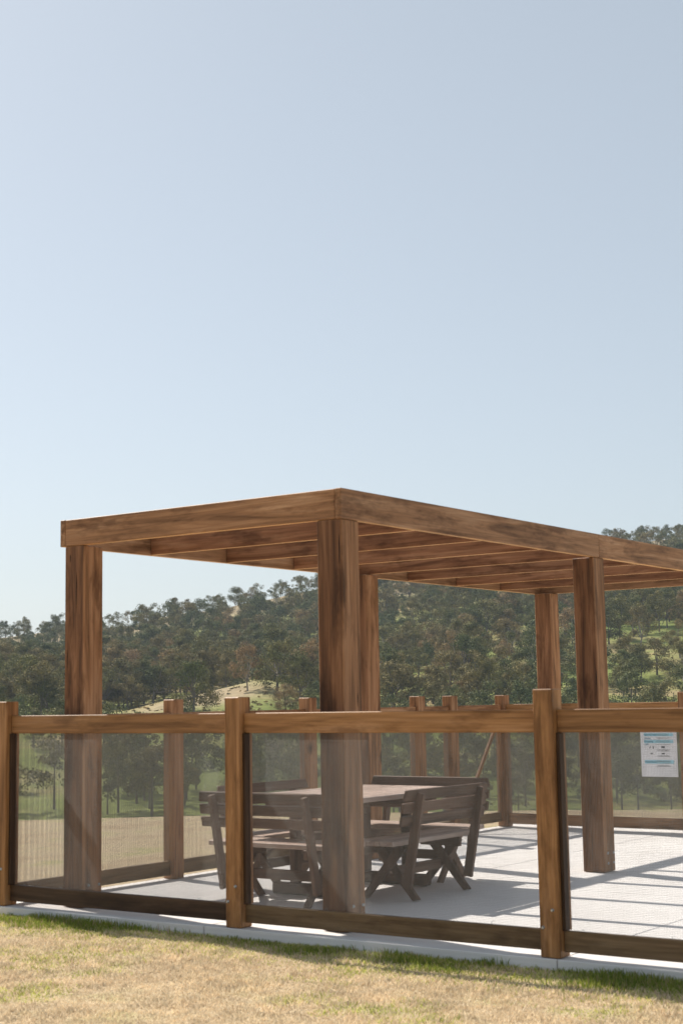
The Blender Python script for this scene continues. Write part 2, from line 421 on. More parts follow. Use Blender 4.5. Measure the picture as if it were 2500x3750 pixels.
def curls(parent, u0, u1, fixed, along):
    for k in range(int((u1 - u0) / .42)):
        b = bmesh.new()
        u = u0 + .16 + k * .42 + random.uniform(-.08, .08); h = random.uniform(.008, .02); wd = random.uniform(.008, .015)
        pts = []
        for i in range(7):
            a = math.pi * i / 6
            du = -wd * math.cos(a); z = BT + h * math.sin(a) * (1 + .2 * random.random())
            pts.append((u + du, fixed, z) if along == 'x' else (fixed, u + du, z))
        tube(b, pts, .0011, 5)
        bmesh.ops.translate(b, verts=list(b.verts), vec=-parent.location)
        bm_obj('wire_loop', b, M_bolt, parent)
# front fence, along x
PW = .125; YF = -.197
ff = thing('fence', 'front timber fence with orange-brown posts, dark bottom rail and wire mesh, edging the lawn', 'fence', (0, YF, 0))
fx = [-2.969, -.719, 1.600, 3.94]
bots = ['dark', 'low', 'low']
for i, x in enumerate(fx):
    po = board('post', (x - PW, YF, .003), (x, YF + PW, FHH + (.012 if i == 2 else 0)), 'fence', ff, .006, 2)
    bolt(po, (x - .040, YF - .004, .268), 'y'); bolt(po, (x - .104, YF - .004, .168), 'y')
for i, (a, b) in enumerate(zip(fx, fx[1:])):
    a2, b2 = a + .001, b - PW - .001
    board('top_rail', (a2, YF + .053, RB), (b2, YF + .098, RT), 'fence', ff, .004, 0)
    br = board('bottom_rail', (a2, YF + .053, BB), (b2, YF + .090, BT), bots[i], ff, .004, 0)
    if i == 0: br['label'] = 'near-black stained bottom rail'
    wire_panel(ff, a2 + .002, b2 - .002, BT + .001, RB - .001, YF + .085, 'x')
    curls(ff, a2, b2, YF + .075, 'x')
    board('side_strip', (a2, YF + .034, BT + .002), (a2 + .022, YF + .083, RB - .002), 'dark', ff, .002, 2)  # added strip that makes the post's side face dark below the top rail
    for xx in (a2 + .012, b2 - .012):
        board('side_strip', (xx - .010, YF + .0885, BT + .002), (xx + .010, YF + .112, RB - .002), 'hard', ff, .002, 2)
# left fence, along y
XL = -2.970
lf = thing('fence', 'left fence of pale brown posts and wire mesh running back from the corner', 'fence', (XL, 3, 0))
gy = [YF + PW - PW, 1.671, 3.585, 5.523, 6.185]
for y in gy[1:]:
    board('post', (XL - PW, y, .003), (XL, y + PW, FHH), 'hard', lf, .006, 2)
for a, b in zip(gy, gy[1:]):
    a2, b2 = a + PW + .001, b - .001
    board('top_rail', (XL - .085, a2, RB), (XL - .040, b2, RT - .004), 'hard', lf, .004, 1)
    board('bottom_rail', (XL - .085, a2, BB), (XL - .040, b2, BT), 'low', lf, .004, 1)
    wire_panel(lf, a2 + .002, b2 - .002, BT + .001, RB - .001, XL - .060, 'y', .0076, .0005)
# gate between the last two posts of the left fence
gt = thing('gate', 'wire mesh gate with a slanting brace at the far left patio corner', 'gate', (XL - .06, 6.8, 0))
ga, gb = 6.185 + PW + .012, 7.339 - .012
board('top_rail', (XL - .085, ga + .06, RB), (XL - .040, gb - .06, RT - .004), 'hard', gt, .004, 1)
board('bottom_rail', (XL - .085, ga + .06, BB + .03), (XL - .040, gb - .06, BT + .02), 'low', gt, .004, 1)
board('stile', (XL - .086, ga, BB + .03), (XL - .039, ga + .058, RT - .004), 'hard', gt, .004, 2)
board('stile', (XL - .086, gb - .058, BB + .03), (XL - .039, gb, RT - .004), 'hard', gt, .004, 2)
p0 = Vector((XL - .024, ga + .07, BT + .03)); p1 = Vector((XL - .024, gb - .06, RB + .0))
d = p1 - p0
bmz = box_bm(.028, .042, d.length, .003)
br = bm_obj('brace', bmz, wood('hard', 2), gt, (p0 + p1) / 2 - gt.location)
br.rotation_euler = (-math.atan2(d.y, d.z), 0, 0)
wire_panel(gt, ga + .06, gb - .06, BT + .021, RB - .001, XL - .060, 'y', .0076, .0005)
# far fence, along x
YB = 7.339
bf = thing('fence', 'far timber fence of wire mesh behind the pergola posts, a printed chart fixed to it', 'fence', (0, YB, 0))
bx = [XL, -.719, 1.56, 3.9]
for x in bx:
    board('post', (x - PW, YB, .003), (x, YB + PW, FHH), 'hard', bf, .006, 2)
for a, b in zip(bx, bx[1:]):
    a2, b2 = a + .001, b - PW - .001
    board('top_rail', (a2, YB + .040, RB), (b2, YB + .085, RT), 'fence', bf, .004, 0)
    board('bottom_rail', (a2, YB + .040, BB), (b2, YB + .085, BT), 'hard', bf, .004, 0)
    wire_panel(bf, a2 + .002, b2 - .002, BT + .001, RB - .001, YB + .064, 'x', .0088, .00115)

# ------------------------------------------------------------------ first-aid chart on the far fence
sx0, sx1, sz0, sz1 = -1.313, -.891, .592, 1.186
sg = thing('poster', 'white printed first-aid chart with light blue bands hanging on the far wire fence', 'poster', ((sx0 + sx1) / 2, YB + .05, (sz0 + sz1) / 2))
bm_obj('sheet', box_bm(sx1 - sx0, .003, sz1 - sz0, 0), M_paper, sg)
W_, H_ = sx1 - sx0, sz1 - sz0
def yrow(t): return H_ / 2 - t * H_            # t from the top, 0..1
bands = [(.045, .095), (.245, .295), (.405, .455), (.735, .785)]
for a, b in [(.03, .10), (.215, .27), (.335, .395), (.70, .765)]:
    bm_obj('colour_band', box_bm(W_ * .80, .0012, (b - a) * H_, 0), M_cyan, sg, (0, -.0028, yrow((a + b) / 2)))
def txt(s, x, t, size, mat, parent=sg):
    cu = bpy.data.curves.new('lettering', 'FONT'); cu.body = s; cu.size = size; cu.align_x = 'LEFT'; cu.align_y = 'CENTER'
    cu.offset = .0004
    cu.materials.append(mat)
    tmp = bpy.data.objects.new('lettering', cu); C.objects.link(tmp)
    dg = bpy.context.evaluated_depsgraph_get(); dg.update()
    me = bpy.data.meshes.new_from_object(tmp.evaluated_get(dg)); bpy.data.objects.remove(tmp); bpy.data.curves.remove(cu)
    if not me.materials: me.materials.append(mat)
    o = link('lettering', me, parent, (x, -.0045, yrow(t))); o.rotation_euler = (R_(90), 0, 0)
    return o
for s, t in (('Danger', .065), ('Response', .155), ('Send for help', .243), ('Airway', .305), ('Breathing', .365), ('CPR', .42), ('Defibrillation', .733)):
    txt(s, -W_ * .385, t, .026, M_inkblue)
bm = bmesh.new()
for t in (.055, .075, .14, .16, .232, .252, .295, .312, .352, .372, .42, .51, .525, .54, .62, .635, .715, .73, .75, .80, .815):
    box_bm(W_ * random.uniform(.30, .42), .0006, .0028, 0, bm, (W_ * .12, -.0042, yrow(t)))
box_bm(.008, .0006, .028, 0, bm, (-W_ * .24, -.0042, yrow(.47)), Matrix.Rotation(R_(30), 4, 'Y'))
box_bm(.011, .0006, .028, 0, bm, (-W_ * .15, -.0042, yrow(.47)))
box_bm(.04, .0006, .02, 0, bm, (W_ * .12, -.0042, yrow(.465)))
box_bm(.03, .0006, .012, 0, bm, (-W_ * .2, -.0042, yrow(.58)))
box_bm(.035, .0006, .014, 0, bm, (W_ * .12, -.0042, yrow(.58)))
bm_obj('printing', bm, M_ink, sg)

# ------------------------------------------------------------------ table and benches
TX, TY = -1.25, 1.83
def plank_set(name, n, length, width, th, z, x0, parent, kind, gap=.008, chamfer=0):
    """n planks along local y side by side from x0"""
    for i in range(n):
        b = box_bm(width - gap, length, th, .004)
        bm_obj(name, b, wood(kind, 1), parent, (x0 + width * (i + .5), 0, z))
def lean_bar(bm, p, q, w_, t_):
    """bar in the local x-z plane from p to q, width w_ in plane, thickness t_ along y"""
    p = Vector(p); q = Vector(q); d = q - p; c = (p + q) / 2
    ang = math.atan2(d.x, d.z)
    box_bm(w_, t_, d.length, .004, bm, c, Matrix.Rotation(ang, 4, 'Y'))
def flat_feet(bm):
    for v in bm.verts:
        if v.co.z < .004: v.co.z = .004
def make_bench(label, loc, rz, L=1.18):
    # local: seat faces -x, back at +x, length along y
    t = thing('bench', label, 'bench', loc, 'benches round the picnic table'); t.rotation_euler = (0, 0, rz)
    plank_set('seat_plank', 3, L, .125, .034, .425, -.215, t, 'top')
    for i, (za, zb) in enumerate(((.735, .812), (.645, .720), (.552, .625))):
        xx = .205 + (za - .45) * .20
        b = box_bm(.026, L, zb - za, .005)
        # rounded ends on the slats
        for v in b.verts:
            if abs(v.co.y) > L / 2 - .01 and i == 0 and v.co.z > 0: v.co.y *= 1 - .05 * (v.co.z / .06)
        o = bm_obj('back_slat', b, wood('bench', 1), t, (xx, 0, (za + zb) / 2)); o.rotation_euler = (0, R_(11), 0)
    for sy in (-1, 1):
        y = sy * .43
        b = bmesh.new(); lean_bar(b, (.165, y, .10), (.300, y, .79), .072, .034); flat_feet(b)
        bm_obj('back_post', b, wood('bench', 2), t)
        b = bmesh.new(); lean_bar(b, (-.235, y - sy * .036, -.01), (.11, y - sy * .036, .40), .075, .034); flat_feet(b)
        bm_obj('leg', b, wood('bench', 2), t)
        b = bmesh.new(); lean_bar(b, (.200, y - sy * .071, -.01), (-.135, y - sy * .071, .40), .075, .034); flat_feet(b)
        bm_obj('leg', b, wood('bench', 2), t)
        b = box_bm(.36, .034, .07, .004)
        bm_obj('seat_bearer', b, wood('bench', 0), t, (-.01, y - sy * .106, .372))
    b = box_bm(.034, .62, .075, .004)
    bm_obj('stretcher', b, wood('bench', 1), t, (-.02, 0, .20))
    return t
make_bench('slatted bench with crossed legs at the right side of the picnic table', (TX + .62, TY, 0), 0)
make_bench('left-hand slatted timber bench, its back turned to the lawn on the left', (TX - .62, TY, 0), math.pi)
make_bench('slatted bench nearest the front fence, seen from behind through wire mesh', (TX, TY - .88, 0), -math.pi / 2)
make_bench('slatted timber bench on the far side of the picnic table, facing the camera', (TX, TY + .88, 0), math.pi / 2)
tb = thing('picnic_table', 'rectangular weathered timber picnic table with sunlit plank top between four benches', 'table', (TX, TY, 0))
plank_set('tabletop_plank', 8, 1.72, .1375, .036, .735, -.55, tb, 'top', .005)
for sy in (-1, 1):
    y = sy * .47
    b = box_bm(.82, .075, .085, .012)
    bm_obj('foot', b, wood('bench', 0), tb, (0, y, .047))
    bm_obj('top_bearer', box_bm(.95, .06, .085, .008), wood('bench', 0), tb, (0, y, .673))
    for sx in (-1, 1):
        bm_obj('leg', box_bm(.075, .06, .54, .006), wood('bench', 2), tb, (sx * .2, y, .3605))
bm_obj('stretcher', box_bm(.06, .80, .09, .006), wood('bench', 1), tb, (0, 0, .30))

# ------------------------------------------------------------------ near grass blades
def grass_mat(name, cols):
    mt, nt, b = newmat(name); L = nt.links
    at = N(nt, 'ShaderNodeAttribute'); at.attribute_name = 'tint'
    L.new(at.outputs['Color'], b.inputs['Base Color']); b.inputs['Roughness'].default_value = .6; b.inputs['Specular IOR Level'].default_value = .2
    tr = N(nt, 'ShaderNodeBsdfTranslucent'); L.new(at.outputs['Color'], tr.inputs['Color'])
    mx = N(nt, 'ShaderNodeMixShader'); mx.inputs[0].default_value = .35
    out = nt.nodes['Material Output']; L.new(b.outputs[0], mx.inputs[1]); L.new(tr.outputs[0], mx.inputs[2]); L.new(mx.outputs[0], out.inputs['Surface'])
    return mt
def vnoise(x, y, sc, seed):
    r2 = np.random.default_rng(seed); G = r2.random((64, 64))
    u = x * sc + 100; v = y * sc + 100
    i = np.floor(u).astype(int); j = np.floor(v).astype(int); fu = u - i; fv = v - j
    fu = fu * fu * (3 - 2 * fu); fv = fv * fv * (3 - 2 * fv)
    g = lambda a, b: G[a % 64, b % 64]
    return (g(i, j) * (1 - fu) + g(i + 1, j) * fu) * (1 - fv) + (g(i, j + 1) * (1 - fu) + g(i + 1, j + 1) * fu) * fv
def blades(name, n, x0, x1, y0, y1, hfun, colfun, label, lean=.5, keep=None):
    x = rng.uniform(x0, x1, n); y = rng.uniform(y0, y1, n)
    if keep is not None:
        k = keep(x, y); x, y = x[k], y[k]; n = len(x)
    h = hfun(x, y, n); w_ = rng.uniform(.0016, .0036, n) * (1 + h * 6)
    a = rng.uniform(0, 2 * np.pi, n); ln = rng.uniform(.1, 1.0, n) * lean * h
    base = np.stack([x, y, np.full(n, -.066)], -1)
    side = np.stack([np.cos(a), np.sin(a), np.zeros(n)], -1) * w_[:, None]
    b2 = rng.uniform(0, 2 * np.pi, n); ld = np.stack([np.cos(b2) * ln, np.sin(b2) * ln, np.zeros(n)], -1)
    mid = base + ld * .35 + np.array([0, 0, 1]) * (h * .6)[:, None]
    tip = base + ld + np.array([0, 0, 1]) * h[:, None]
    Vv = np.stack([base - side, base + side, mid + side * .7, mid - side * .7, tip], 1).reshape(-1, 3)
    o5 = np.arange(n)[:, None] * 5
    T = np.concatenate([o5 + np.array([0, 1, 2]), o5 + np.array([0, 2, 3]), o5 + np.array([3, 2, 4])])
    me = np_mesh(name, Vv, T, grass_mat(name + ' blades', None), 3)
    col = colfun(x, y, n)
    ca = me.color_attributes.new('tint', 'FLOAT_COLOR', 'POINT')
    cc = np.ones((n, 5, 4), np.float32); cc[:, :, :3] = col[:, None, :]
    ca.data.foreach_set('color', cc.ravel())
    return tag(link(name, me), label, 'grass', kind='stuff')
def col_dry(x, y, n):
    g = vnoise(x, y, 1.8, 3) * .6 + vnoise(x, y, 6, 4) * .4
    edge = np.clip(1 - (-.22 - y) / .8, 0, 1)
    pg = np.clip((g - .60) * 2.2, 0, .5) + edge * .7
    gr_ = rng.random(n) < pg
    straw = np.array([.80, .69, .49]); straw2 = np.array([.62, .48, .325]); green = np.array([.44, .46, .13])
    t = rng.random(n)[:, None]
    c = np.where(gr_[:, None], green * (.7 + .7 * t), straw * t + straw2 * (1 - t))
    return c * (.75 + .5 * vnoise(x, y, 14, 5))[:, None]
def vis(x, y):
    return ((y > -.30 - .0) | True) & (y < -.305)
blades('lawn_grass', 300000, -5.0, 4.3, -4.3, -.22, lambda x, y, n: rng.uniform(.010, .026, n) * (.7 + .8 * vnoise(x, y, 5, 9)),
       col_dry, 'short dry straw-coloured mown lawn grass in the foreground', 1.3,
       keep=lambda x, y: (y > -3.75 + (x + .1) * .60) & (y < -.22))
def col_green(x, y, n):
    t = rng.random(n)[:, None]
    c = np.array([.13, .20, .030]) * t + np.array([.36, .38, .08]) * (1 - t)
    dry = rng.random(n) < .12
    return np.where(dry[:, None], np.array([.45, .35, .2]), c)
blades('edge_grass', 34000, -5.0, 4.3, -.62, -.22, lambda x, y, n: rng.uniform(.022, .056, n) * (.45 + .9 * vnoise(x, y, 4, 19)),
       col_green, 'longer green grass growing along the edge of the concrete patio', .55,
       keep=lambda x, y: rng.random(len(x)) < np.clip(1.25 - (-.22 - y) / .26 + (vnoise(x, y, 3, 8) - .55) * 2.6, 0, 1))

# ------------------------------------------------------------------ trees
def leaf_mat(name, tints, transl=.1, vari=True):
    mt, nt, b = newmat(name); L = nt.links
    oi = N(nt, 'ShaderNodeObjectInfo'); ge = N(nt, 'ShaderNodeNewGeometry')
    n = N(nt, 'ShaderNodeTexNoise'); n.inputs['Scale'].default_value = .55; n.inputs['Detail'].default_value = 2
    L.new(ge.outputs['Position'], n.inputs['Vector'])
    n2 = N(nt, 'ShaderNodeTexNoise'); n2.inputs['Scale'].default_value = .045; n2.inputs['Detail'].default_value = 1
    L.new(ge.outputs['Position'], n2.inputs['Vector'])
    r0 = ramp(nt, [(.35, tints[0]), (.5, tints[1]), (.65, tints[2])])
    ad = N(nt, 'ShaderNodeMath', operation='MULTIPLY_ADD'); L.new(oi.outputs['Random'], ad.inputs[0]); ad.inputs[1].default_value = .34
    L.new(n2.outputs[0], ad.inputs[2]); sb = N(nt, 'ShaderNodeMath', operation='SUBTRACT'); L.new(ad.outputs[0], sb.inputs[0]); sb.inputs[1].default_value = .17
    L.new(sb.outputs[0], r0.inputs[0])
    r1 = ramp(nt, [(.34, (.42, .46, .46)), (.66, (1.6, 1.5, 1.3))]); L.new(n.outputs[0], r1.inputs[0])
    c = mixc(nt, .9, r0.outputs[0], r1.outputs[0], 'MULTIPLY')
    L.new(c, b.inputs['Base Color']); b.inputs['Roughness'].default_value = .8; b.inputs['Specular IOR Level'].default_value = .1
    tr = N(nt, 'ShaderNodeBsdfTranslucent'); L.new(c, tr.inputs['Color'])
    mx = N(nt, 'ShaderNodeMixShader'); mx.inputs[0].default_value = transl
    out = nt.nodes['Material Output']; L.new(b.outputs[0], mx.inputs[1]); L.new(tr.outputs[0], mx.inputs[2]); L.new(mx.outputs[0], out.inputs['Surface'])
    return mt
M_leaf = leaf_mat('gum leaves', ((.22, .185, .09), (.18, .17, .068), (.115, .135, .055)), .08)
M_leafb = leaf_mat('new gum leaves', ((.31, .22, .125), (.26, .20, .10), (.20, .175, .08)), .08)
M_bark = plain('gum bark', (.15, .125, .105), .9)
M_barkp = plain('pale bark', (.34, .30, .27), .9)
def crown_np(seed, nclump, nleaf, leaf=.40, aspect=1.0, spread=1.0):
    """unit-height tree (1.0 = 12 m); returns leaf verts, faces (quads) and the clump centres, in metres for a 12 m tree"""
    r = np.random.default_rng(seed); H = 12.0
    cs, rs = [], []
    for k in range(nclump):
        a = r.uniform(0, 2 * np.pi); hh = r.uniform(.30, .93)
        mx = math.sin(math.pi * min(1, (hh - .12) / .86) ** .9) * .36 * spread + .03
        rad = H * mx * math.sqrt(r.uniform(.15, 1))
        cs.append((math.cos(a) * rad, math.sin(a) * rad, H * hh)); rs.append(H * r.uniform(.075, .15) * aspect)
    cs.append((0, 0, H * .84)); rs.append(H * .12)
    cs = np.array(cs); rs = np.array(rs); nc = len(cs)
    ci = r.integers(0, nc, nleaf)
    d = r.normal(size=(nleaf, 3)); d /= np.linalg.norm(d, axis=1)[:, None]
    rad = rs[ci] * r.uniform(.35, 1.08, nleaf) ** .6
    P = cs[ci] + d * rad[:, None] * np.array([1.08, 1.08, .85])
    nn = d * 1.0 + r.normal(size=(nleaf, 3)) * .34; nn /= np.linalg.norm(nn, axis=1)[:, None]
    ax = np.cross(nn, r.normal(size=(nleaf, 3))); ax /= np.linalg.norm(ax, axis=1)[:, None]
    ax2 = np.cross(nn, ax)
    s = leaf * r.uniform(.5, 1.2, nleaf)
    A = ax * s[:, None] * .5; B = ax2 * s[:, None] * .32
    Vv = np.stack([P - A, P + B, P + A, P - B], 1).reshape(-1, 3)
    return Vv, np.arange(nleaf * 4).reshape(-1, 4), cs
def trunk_bm(cs, seed, mat, low=False, H=12):
    r = random.Random(seed); b = bmesh.new()
    th = H * r.uniform(.20, .30); lean = Vector((r.uniform(-.4, .4), r.uniform(-.4, .4), 0))
    r0 = .25
    tube(b, [(0, 0, -.6), (0, 0, .3), lean * .5 + Vector((0, 0, th * .6)), lean + Vector((0, 0, th))], [r0 * 1.3, r0, r0 * .8, r0 * .7], 6 if low else 8)
    top = lean + Vector((0, 0, th))
    sel = list(range(len(cs))); r.shuffle(sel)
    for k in sel[:(4 if low else 9)]:
        c = Vector(cs[k]); mid = top.lerp(c, .5) + Vector((r.uniform(-.3, .3), r.uniform(-.3, .3), -.3))
        tube(b, [top - Vector((0, 0, .2)), mid, c], [r0 * .55, r0 * .32, r0 * .1], 5, False)
    me = bpy.data.meshes.new('trunk'); b.to_mesh(me); b.free(); me.materials.append(mat)
    return me
protos = []
for k in range(10):
    bushy = k in (7, 8, 9)
    Vc, Fc, cs = crown_np(100 + k, [22, 27, 17, 23, 32, 19, 26, 32, 36, 26][k], 5200, .36, [1, .95, 1.1, .9, 1, 1.05, .9, 1.05, 1, 1.1][k], [1, .9, 1.05, .85, 1.15, .8, 1.1, 1.15, 1.05, .95][k])
    if bushy:
        Vc = Vc * np.array([1, 1, .95]) - np.array([0, 0, 2.2]); cs = cs - np.array([0, 0, 2.2])
    cm = np_mesh('crown', Vc, Fc, M_leaf, 4)
    cm2 = cm.copy(); cm2.materials[0] = M_leafb
    protos.append((cm, cm2, trunk_bm(cs, k, M_bark), trunk_bm(cs, k, M_barkp)))
# bare dead tree
def bare_bm(seed):
    r = random.Random(seed); b = bmesh.new()
    def grow(p, d, l, rad, lev):
        q = p + d * l; mid = p.lerp(q, .5) + Vector((r.uniform(-1, 1), r.uniform(-1, 1), 0)) * l * .06
        tube(b, [p, mid, q], [rad, rad * .8, rad * .6], 5, False)
        if lev == 0: return
        for _ in range(3):
            nd = (d + Vector((r.uniform(-.7, .7), r.uniform(-.7, .7), r.uniform(.0, .5)))).normalized()
            grow(q, nd, l * r.uniform(.55, .75), rad * .58, lev - 1)
    grow(Vector((0, 0, -.4)), Vector((0, 0, 1)), 3.6, .16, 4)
    me = bpy.data.meshes.new('bare_tree'); b.to_mesh(me); b.free(); me.materials.append(M_barkp); return me

def foot(xD, row, q=None):
    """terrain point seen at that place from the lookout (marches along the line of sight)"""
    t = (xD - 784) / FD
    rr = row - ROLL * (xD - 784) * -1 * -1
    tanel = math.tan(PITCH + math.atan((1176 - (row + ROLL * (xD - 784) * -1 * -1 * -1)) / FD))
    last = None
    for qq in np.arange(230, 1000, 2.0):
        z = CAM.z + tanel * qq; g = float(zfun(t * qq, qq))
        if z <= g: return t * qq, qq, g
    return None
def proj(s, q, z):
    x, y = sq2w(s, q); d = Vector((x, y, z)) - CAM; zc = d.dot(FWD)
    return 784 + FD * d.dot(RGT) / zc, 1176 - FD * d.dot(UPV) / zc
cands = []           # (s, q, height, proto, brown?, zoneflag)
def dens(x, row, q):
    if q < 400:
        if row < 1735 and 190 < x < 700: return 0
        return .25 if x < 230 else .8
    if x > 1385 and 1445 < row < 1665: return .13
    if 1150 < x < 1260 and 1478 < row < 1530: return .12
    if 215 < x < 660 and 404 < q < 478: return .03
    if 232 < x < 300 and row < 1478: return .12
    if 560 < x < 650 and row < 1412: return .22
    if 60 < x < 100 and row < 1485: return .1
    if 860 < x < 1230 and row > 1560: return .45
    if q > 815 and x < 720: return .34
    n = float(hnoise(x * .9, q * .8))
    if q < 640 and x > 640: return .60 if n > -.7 else .3
    return (.85 if q > 640 else .93) if n > -.55 else .38
q = 262.0
while q < 955:
    half = q * .26 + 12
    s = -half
    while s < half:
        ss = s + random.uniform(-4.2, 4.2); qq = q + random.uniform(-5, 5)
        if qq > 1e9: pass
        z = float(zfun(ss, qq)); px, py = proj(ss, qq, z)
        if random.random() < dens(px, py, qq):
            h = random.uniform(8.5, 17.5) * (1.08 if random.random() < .2 else 1)
            if q < 400: h *= .8
            if q > 815: h *= .68
            elif px < 170 and q > 640: h *= .72
            cands.append([ss, qq, z, h, random.randrange(10), random.random() < (.14 if qq < 640 else .05), px, py, None])
        s += random.uniform(7.0, 9.6)
    q += 10.2 if q < 620 else 11.5
special = [  # xD, row of foot, height in picture px, proto, brown, label
    (625, 1562, 128, 4, False, 'tallest broad gum tree above the grassy knoll'),
    (563, 1590, 112, 1, True, 'lone brownish gum tree with a dark straight trunk on the crest of the grassy knoll'),
    (299, 1622, 102, 2, True, 'brown-leaved gum tree at the foot of the knoll just right of the left pergola post'),
    (258, 1625, 82, 8, False, 'dark low gum tree touching the right side of the left pergola post'),
    (106, 1648, 84, 7, False, 'large rounded bushy gum tree low on the left, behind the front fence'),
    (38, 1640, 92, 9, False, 'dense gum tree at the left edge of the view behind the corner fence post'),
    (52, 1468, 44, 0, False, 'round gum tree alone on the bare ridge, leftmost on the skyline'),
    (121, 1482, 70, 5, False, 'tall ragged gum tree on the skyline beside the leftmost pergola post'),
    (536, 1402, 54, 4, False, 'left of the two broad gum trees side by side on the ridge skyline'),
    (577, 1400, 52, 0, False, 'right of the two broad gum trees side by side on the ridge skyline'),
    (398, 1425, 52, 3, False, 'upright gum tree standing up from the left ridge skyline'),
    (1165, 1462, 76, 6, False, 'large spreading gum tree above the white van on the hillside'),
    (1045, 1640, 78, 9, True, 'pinkish brown bushy gum tree above the gate posts of the far fence'),
    (1150, 1625, 120, 8, False, 'dark dense gum tree left of the far middle pergola post, above the far fence'),
    (985, 1618, 96, 7, False, 'dark dense gum tree behind the left fence, between the two middle pergola posts'),
    (912, 1640, 110, 4, False, 'dark spreading gum tree just right of the pergola post behind the corner post'),
    (1462, 1570, 90, 5, False, 'slender gum tree alone in the bright green clearing at the right'),
    (1552, 1512, 88, 2, True, 'gum tree at the right edge above the green clearing'),
    (1480, 1268, 50, 7, False, 'big rounded gum tree on the skyline above the right-hand beam'),
    (1548, 1270, 43, 8, False, 'rounded gum tree on the skyline at the right edge of the picture'),
    (1415, 1590, 60, 9, False, 'small bushy gum tree beside the right pergola post at the clearing edge'),
    (700, 1600, 78, 7, True, 'brownish bushy gum tree against the left side of the corner pergola post'),
    (650, 1640, 72, 8, True, 'low brown bushy gum tree behind the fence post left of the corner post'),
]
for xD, row, hp, pr, br_, lab in special:
    f = foot(xD, row)
    if f is None: continue
    s, qq, z = f; h = hp / FD * qq
    cands.append([s, qq, z, h, pr, br_, xD, row, lab])
# which show largest in the picture
def zone(px, py, qq):
    if qq < 400: dz = 'seen through wire mesh'
    elif qq > 840: dz = 'on the ridge'
    elif qq > 660: dz = 'on the upper slope'
    elif qq > 500: dz = 'on the middle slope'
    else: dz = 'low on the hill'
    if px < 148: dx = 'left of the leftmost post'
    elif px < 400: dx = 'right of the leftmost post'
    elif px < 740: dx = 'left of the corner post'
    elif px < 1050: dx = 'right of the corner post'
    elif px < 1320: dx = 'by the far middle post'
    else: dx = 'beyond the right post'
    return dz, dx
def score(c):
    if c[8]: return 1e9
    px = c[6]
    if px < -30 or px > 1598: return 0
    hid = any(a < px < b for a, b in ((150, 232), (730, 868), (1236, 1278), (1322, 1392)))
    return c[3] / c[1] * (.3 if hid else 1) * (.35 if c[1] < 400 else 1) * (.6 if c[1] < 430 else 1)
cands.sort(key=lambda c: -score(c))
ind, rest = cands[:292], cands[292:]
rest = [c for c in rest if -80 < c[6] < 1650]
for c in ind:
    s, qq, z, h, pr, brn, px, py, lab = c
    x, y = sq2w(s, qq)
    if lab is None:
        dz, dx = zone(px, py, qq)
        kind = ('bushy ' if pr in (7, 8, 9) else 'open-crowned ') + ('brownish' if brn else 'grey-green') + ' gum tree'
        lab = f'{kind} {dz}, {dx}'
    cm, cm2, tk, tkp = protos[pr]
    t = thing('gum_tree', lab, 'tree', (x, y, z), 'gum trees on the hillside')
    k = h / 12 if pr not in (7, 8, 9) else h / 9.6
    t.scale = (k * random.uniform(.9, 1.15), k * random.uniform(.9, 1.15), k); t.rotation_euler = (0, 0, random.uniform(0, 6.28))
    link('crown', cm2 if brn else cm, t)
    link('trunk', tkp if random.random() < .35 else tk, t)
# the rest of the wood as one mass
Vs, Fs, base = [], [], 0
low = [crown_np(300 + k, 20, 1700, .52, 1.05, 1.0) for k in range(6)]
tv, tf, tb_ = [], [], 0
for c in rest:
    s, qq, z, h, pr, brn, px, py, lab = c
    Vc, Fc, cs = low[pr % 6]
    x, y = sq2w(s, qq); a = random.uniform(0, 6.28); k = h / 12
    ca, sa = math.cos(a), math.sin(a)
    Rm = np.array([[ca, sa, 0], [-sa, ca, 0], [0, 0, 1]])
    Vs.append(Vc @ Rm * k + np.array([x, y, z])); Fs.append(Fc + base); base += len(Vc)
    # simple tapered trunk
    rr = .24 * k; th = h * .6
    ang = np.arange(5) * 2 * np.pi / 5
    lo = np.stack([x + np.cos(ang) * rr, y + np.sin(ang) * rr, np.full(5, z - .5)], -1)
    hi = np.stack([x + np.cos(ang) * rr * .4, y + np.sin(ang) * rr * .4, np.full(5, z + th)], -1)
    tv.append(np.concatenate([lo, hi])); i = np.arange(5); tf.append(np.stack([i, (i + 1) % 5, (i + 1) % 5 + 5, i + 5], -1) + tb_); tb_ += 10
M_leafs = leaf_mat('distant gum leaves', ((.20, .175, .09), (.165, .165, .075), (.11, .135, .065)), .08)
fw_ = tag(link('far_woodland', np_mesh('far_woodland', np.concatenate(Vs), np.concatenate(Fs), M_leafs, 4)),
          'mass of grey-green gum trees covering the rest of the hillside', 'woodland', kind='stuff')
link('trunks', np_mesh('trunks', np.concatenate(tv), np.concatenate(tf), M_bark, 4), fw_)
# bare trees on the ridge
bmesh_bare = [bare_bm(11), bare_bm(12), bare_bm(13)]
for i, (xD, row, hp) in enumerate(((262, 1446, 36), (275, 1444, 30), (388, 1424, 44), (372, 1428, 30), (247, 1446, 24), (1410, 1262, 40))):
    f = foot(xD, row)
    if f is None: continue
    x, y = sq2w(f[0], f[1])
    t = link('bare_tree', bmesh_bare[i % 3], None, (x, y, f[2])); k = hp / FD * f[1] / 10.5; t.scale = (k, k, k); t.rotation_euler = (0, 0, i * 1.3)
    tag(t, 'leafless pale dead tree on the skyline ' + ('above the right-hand beam' if xD > 1000 else 'of the left ridge'), 'tree', 'dead trees on the skyline')
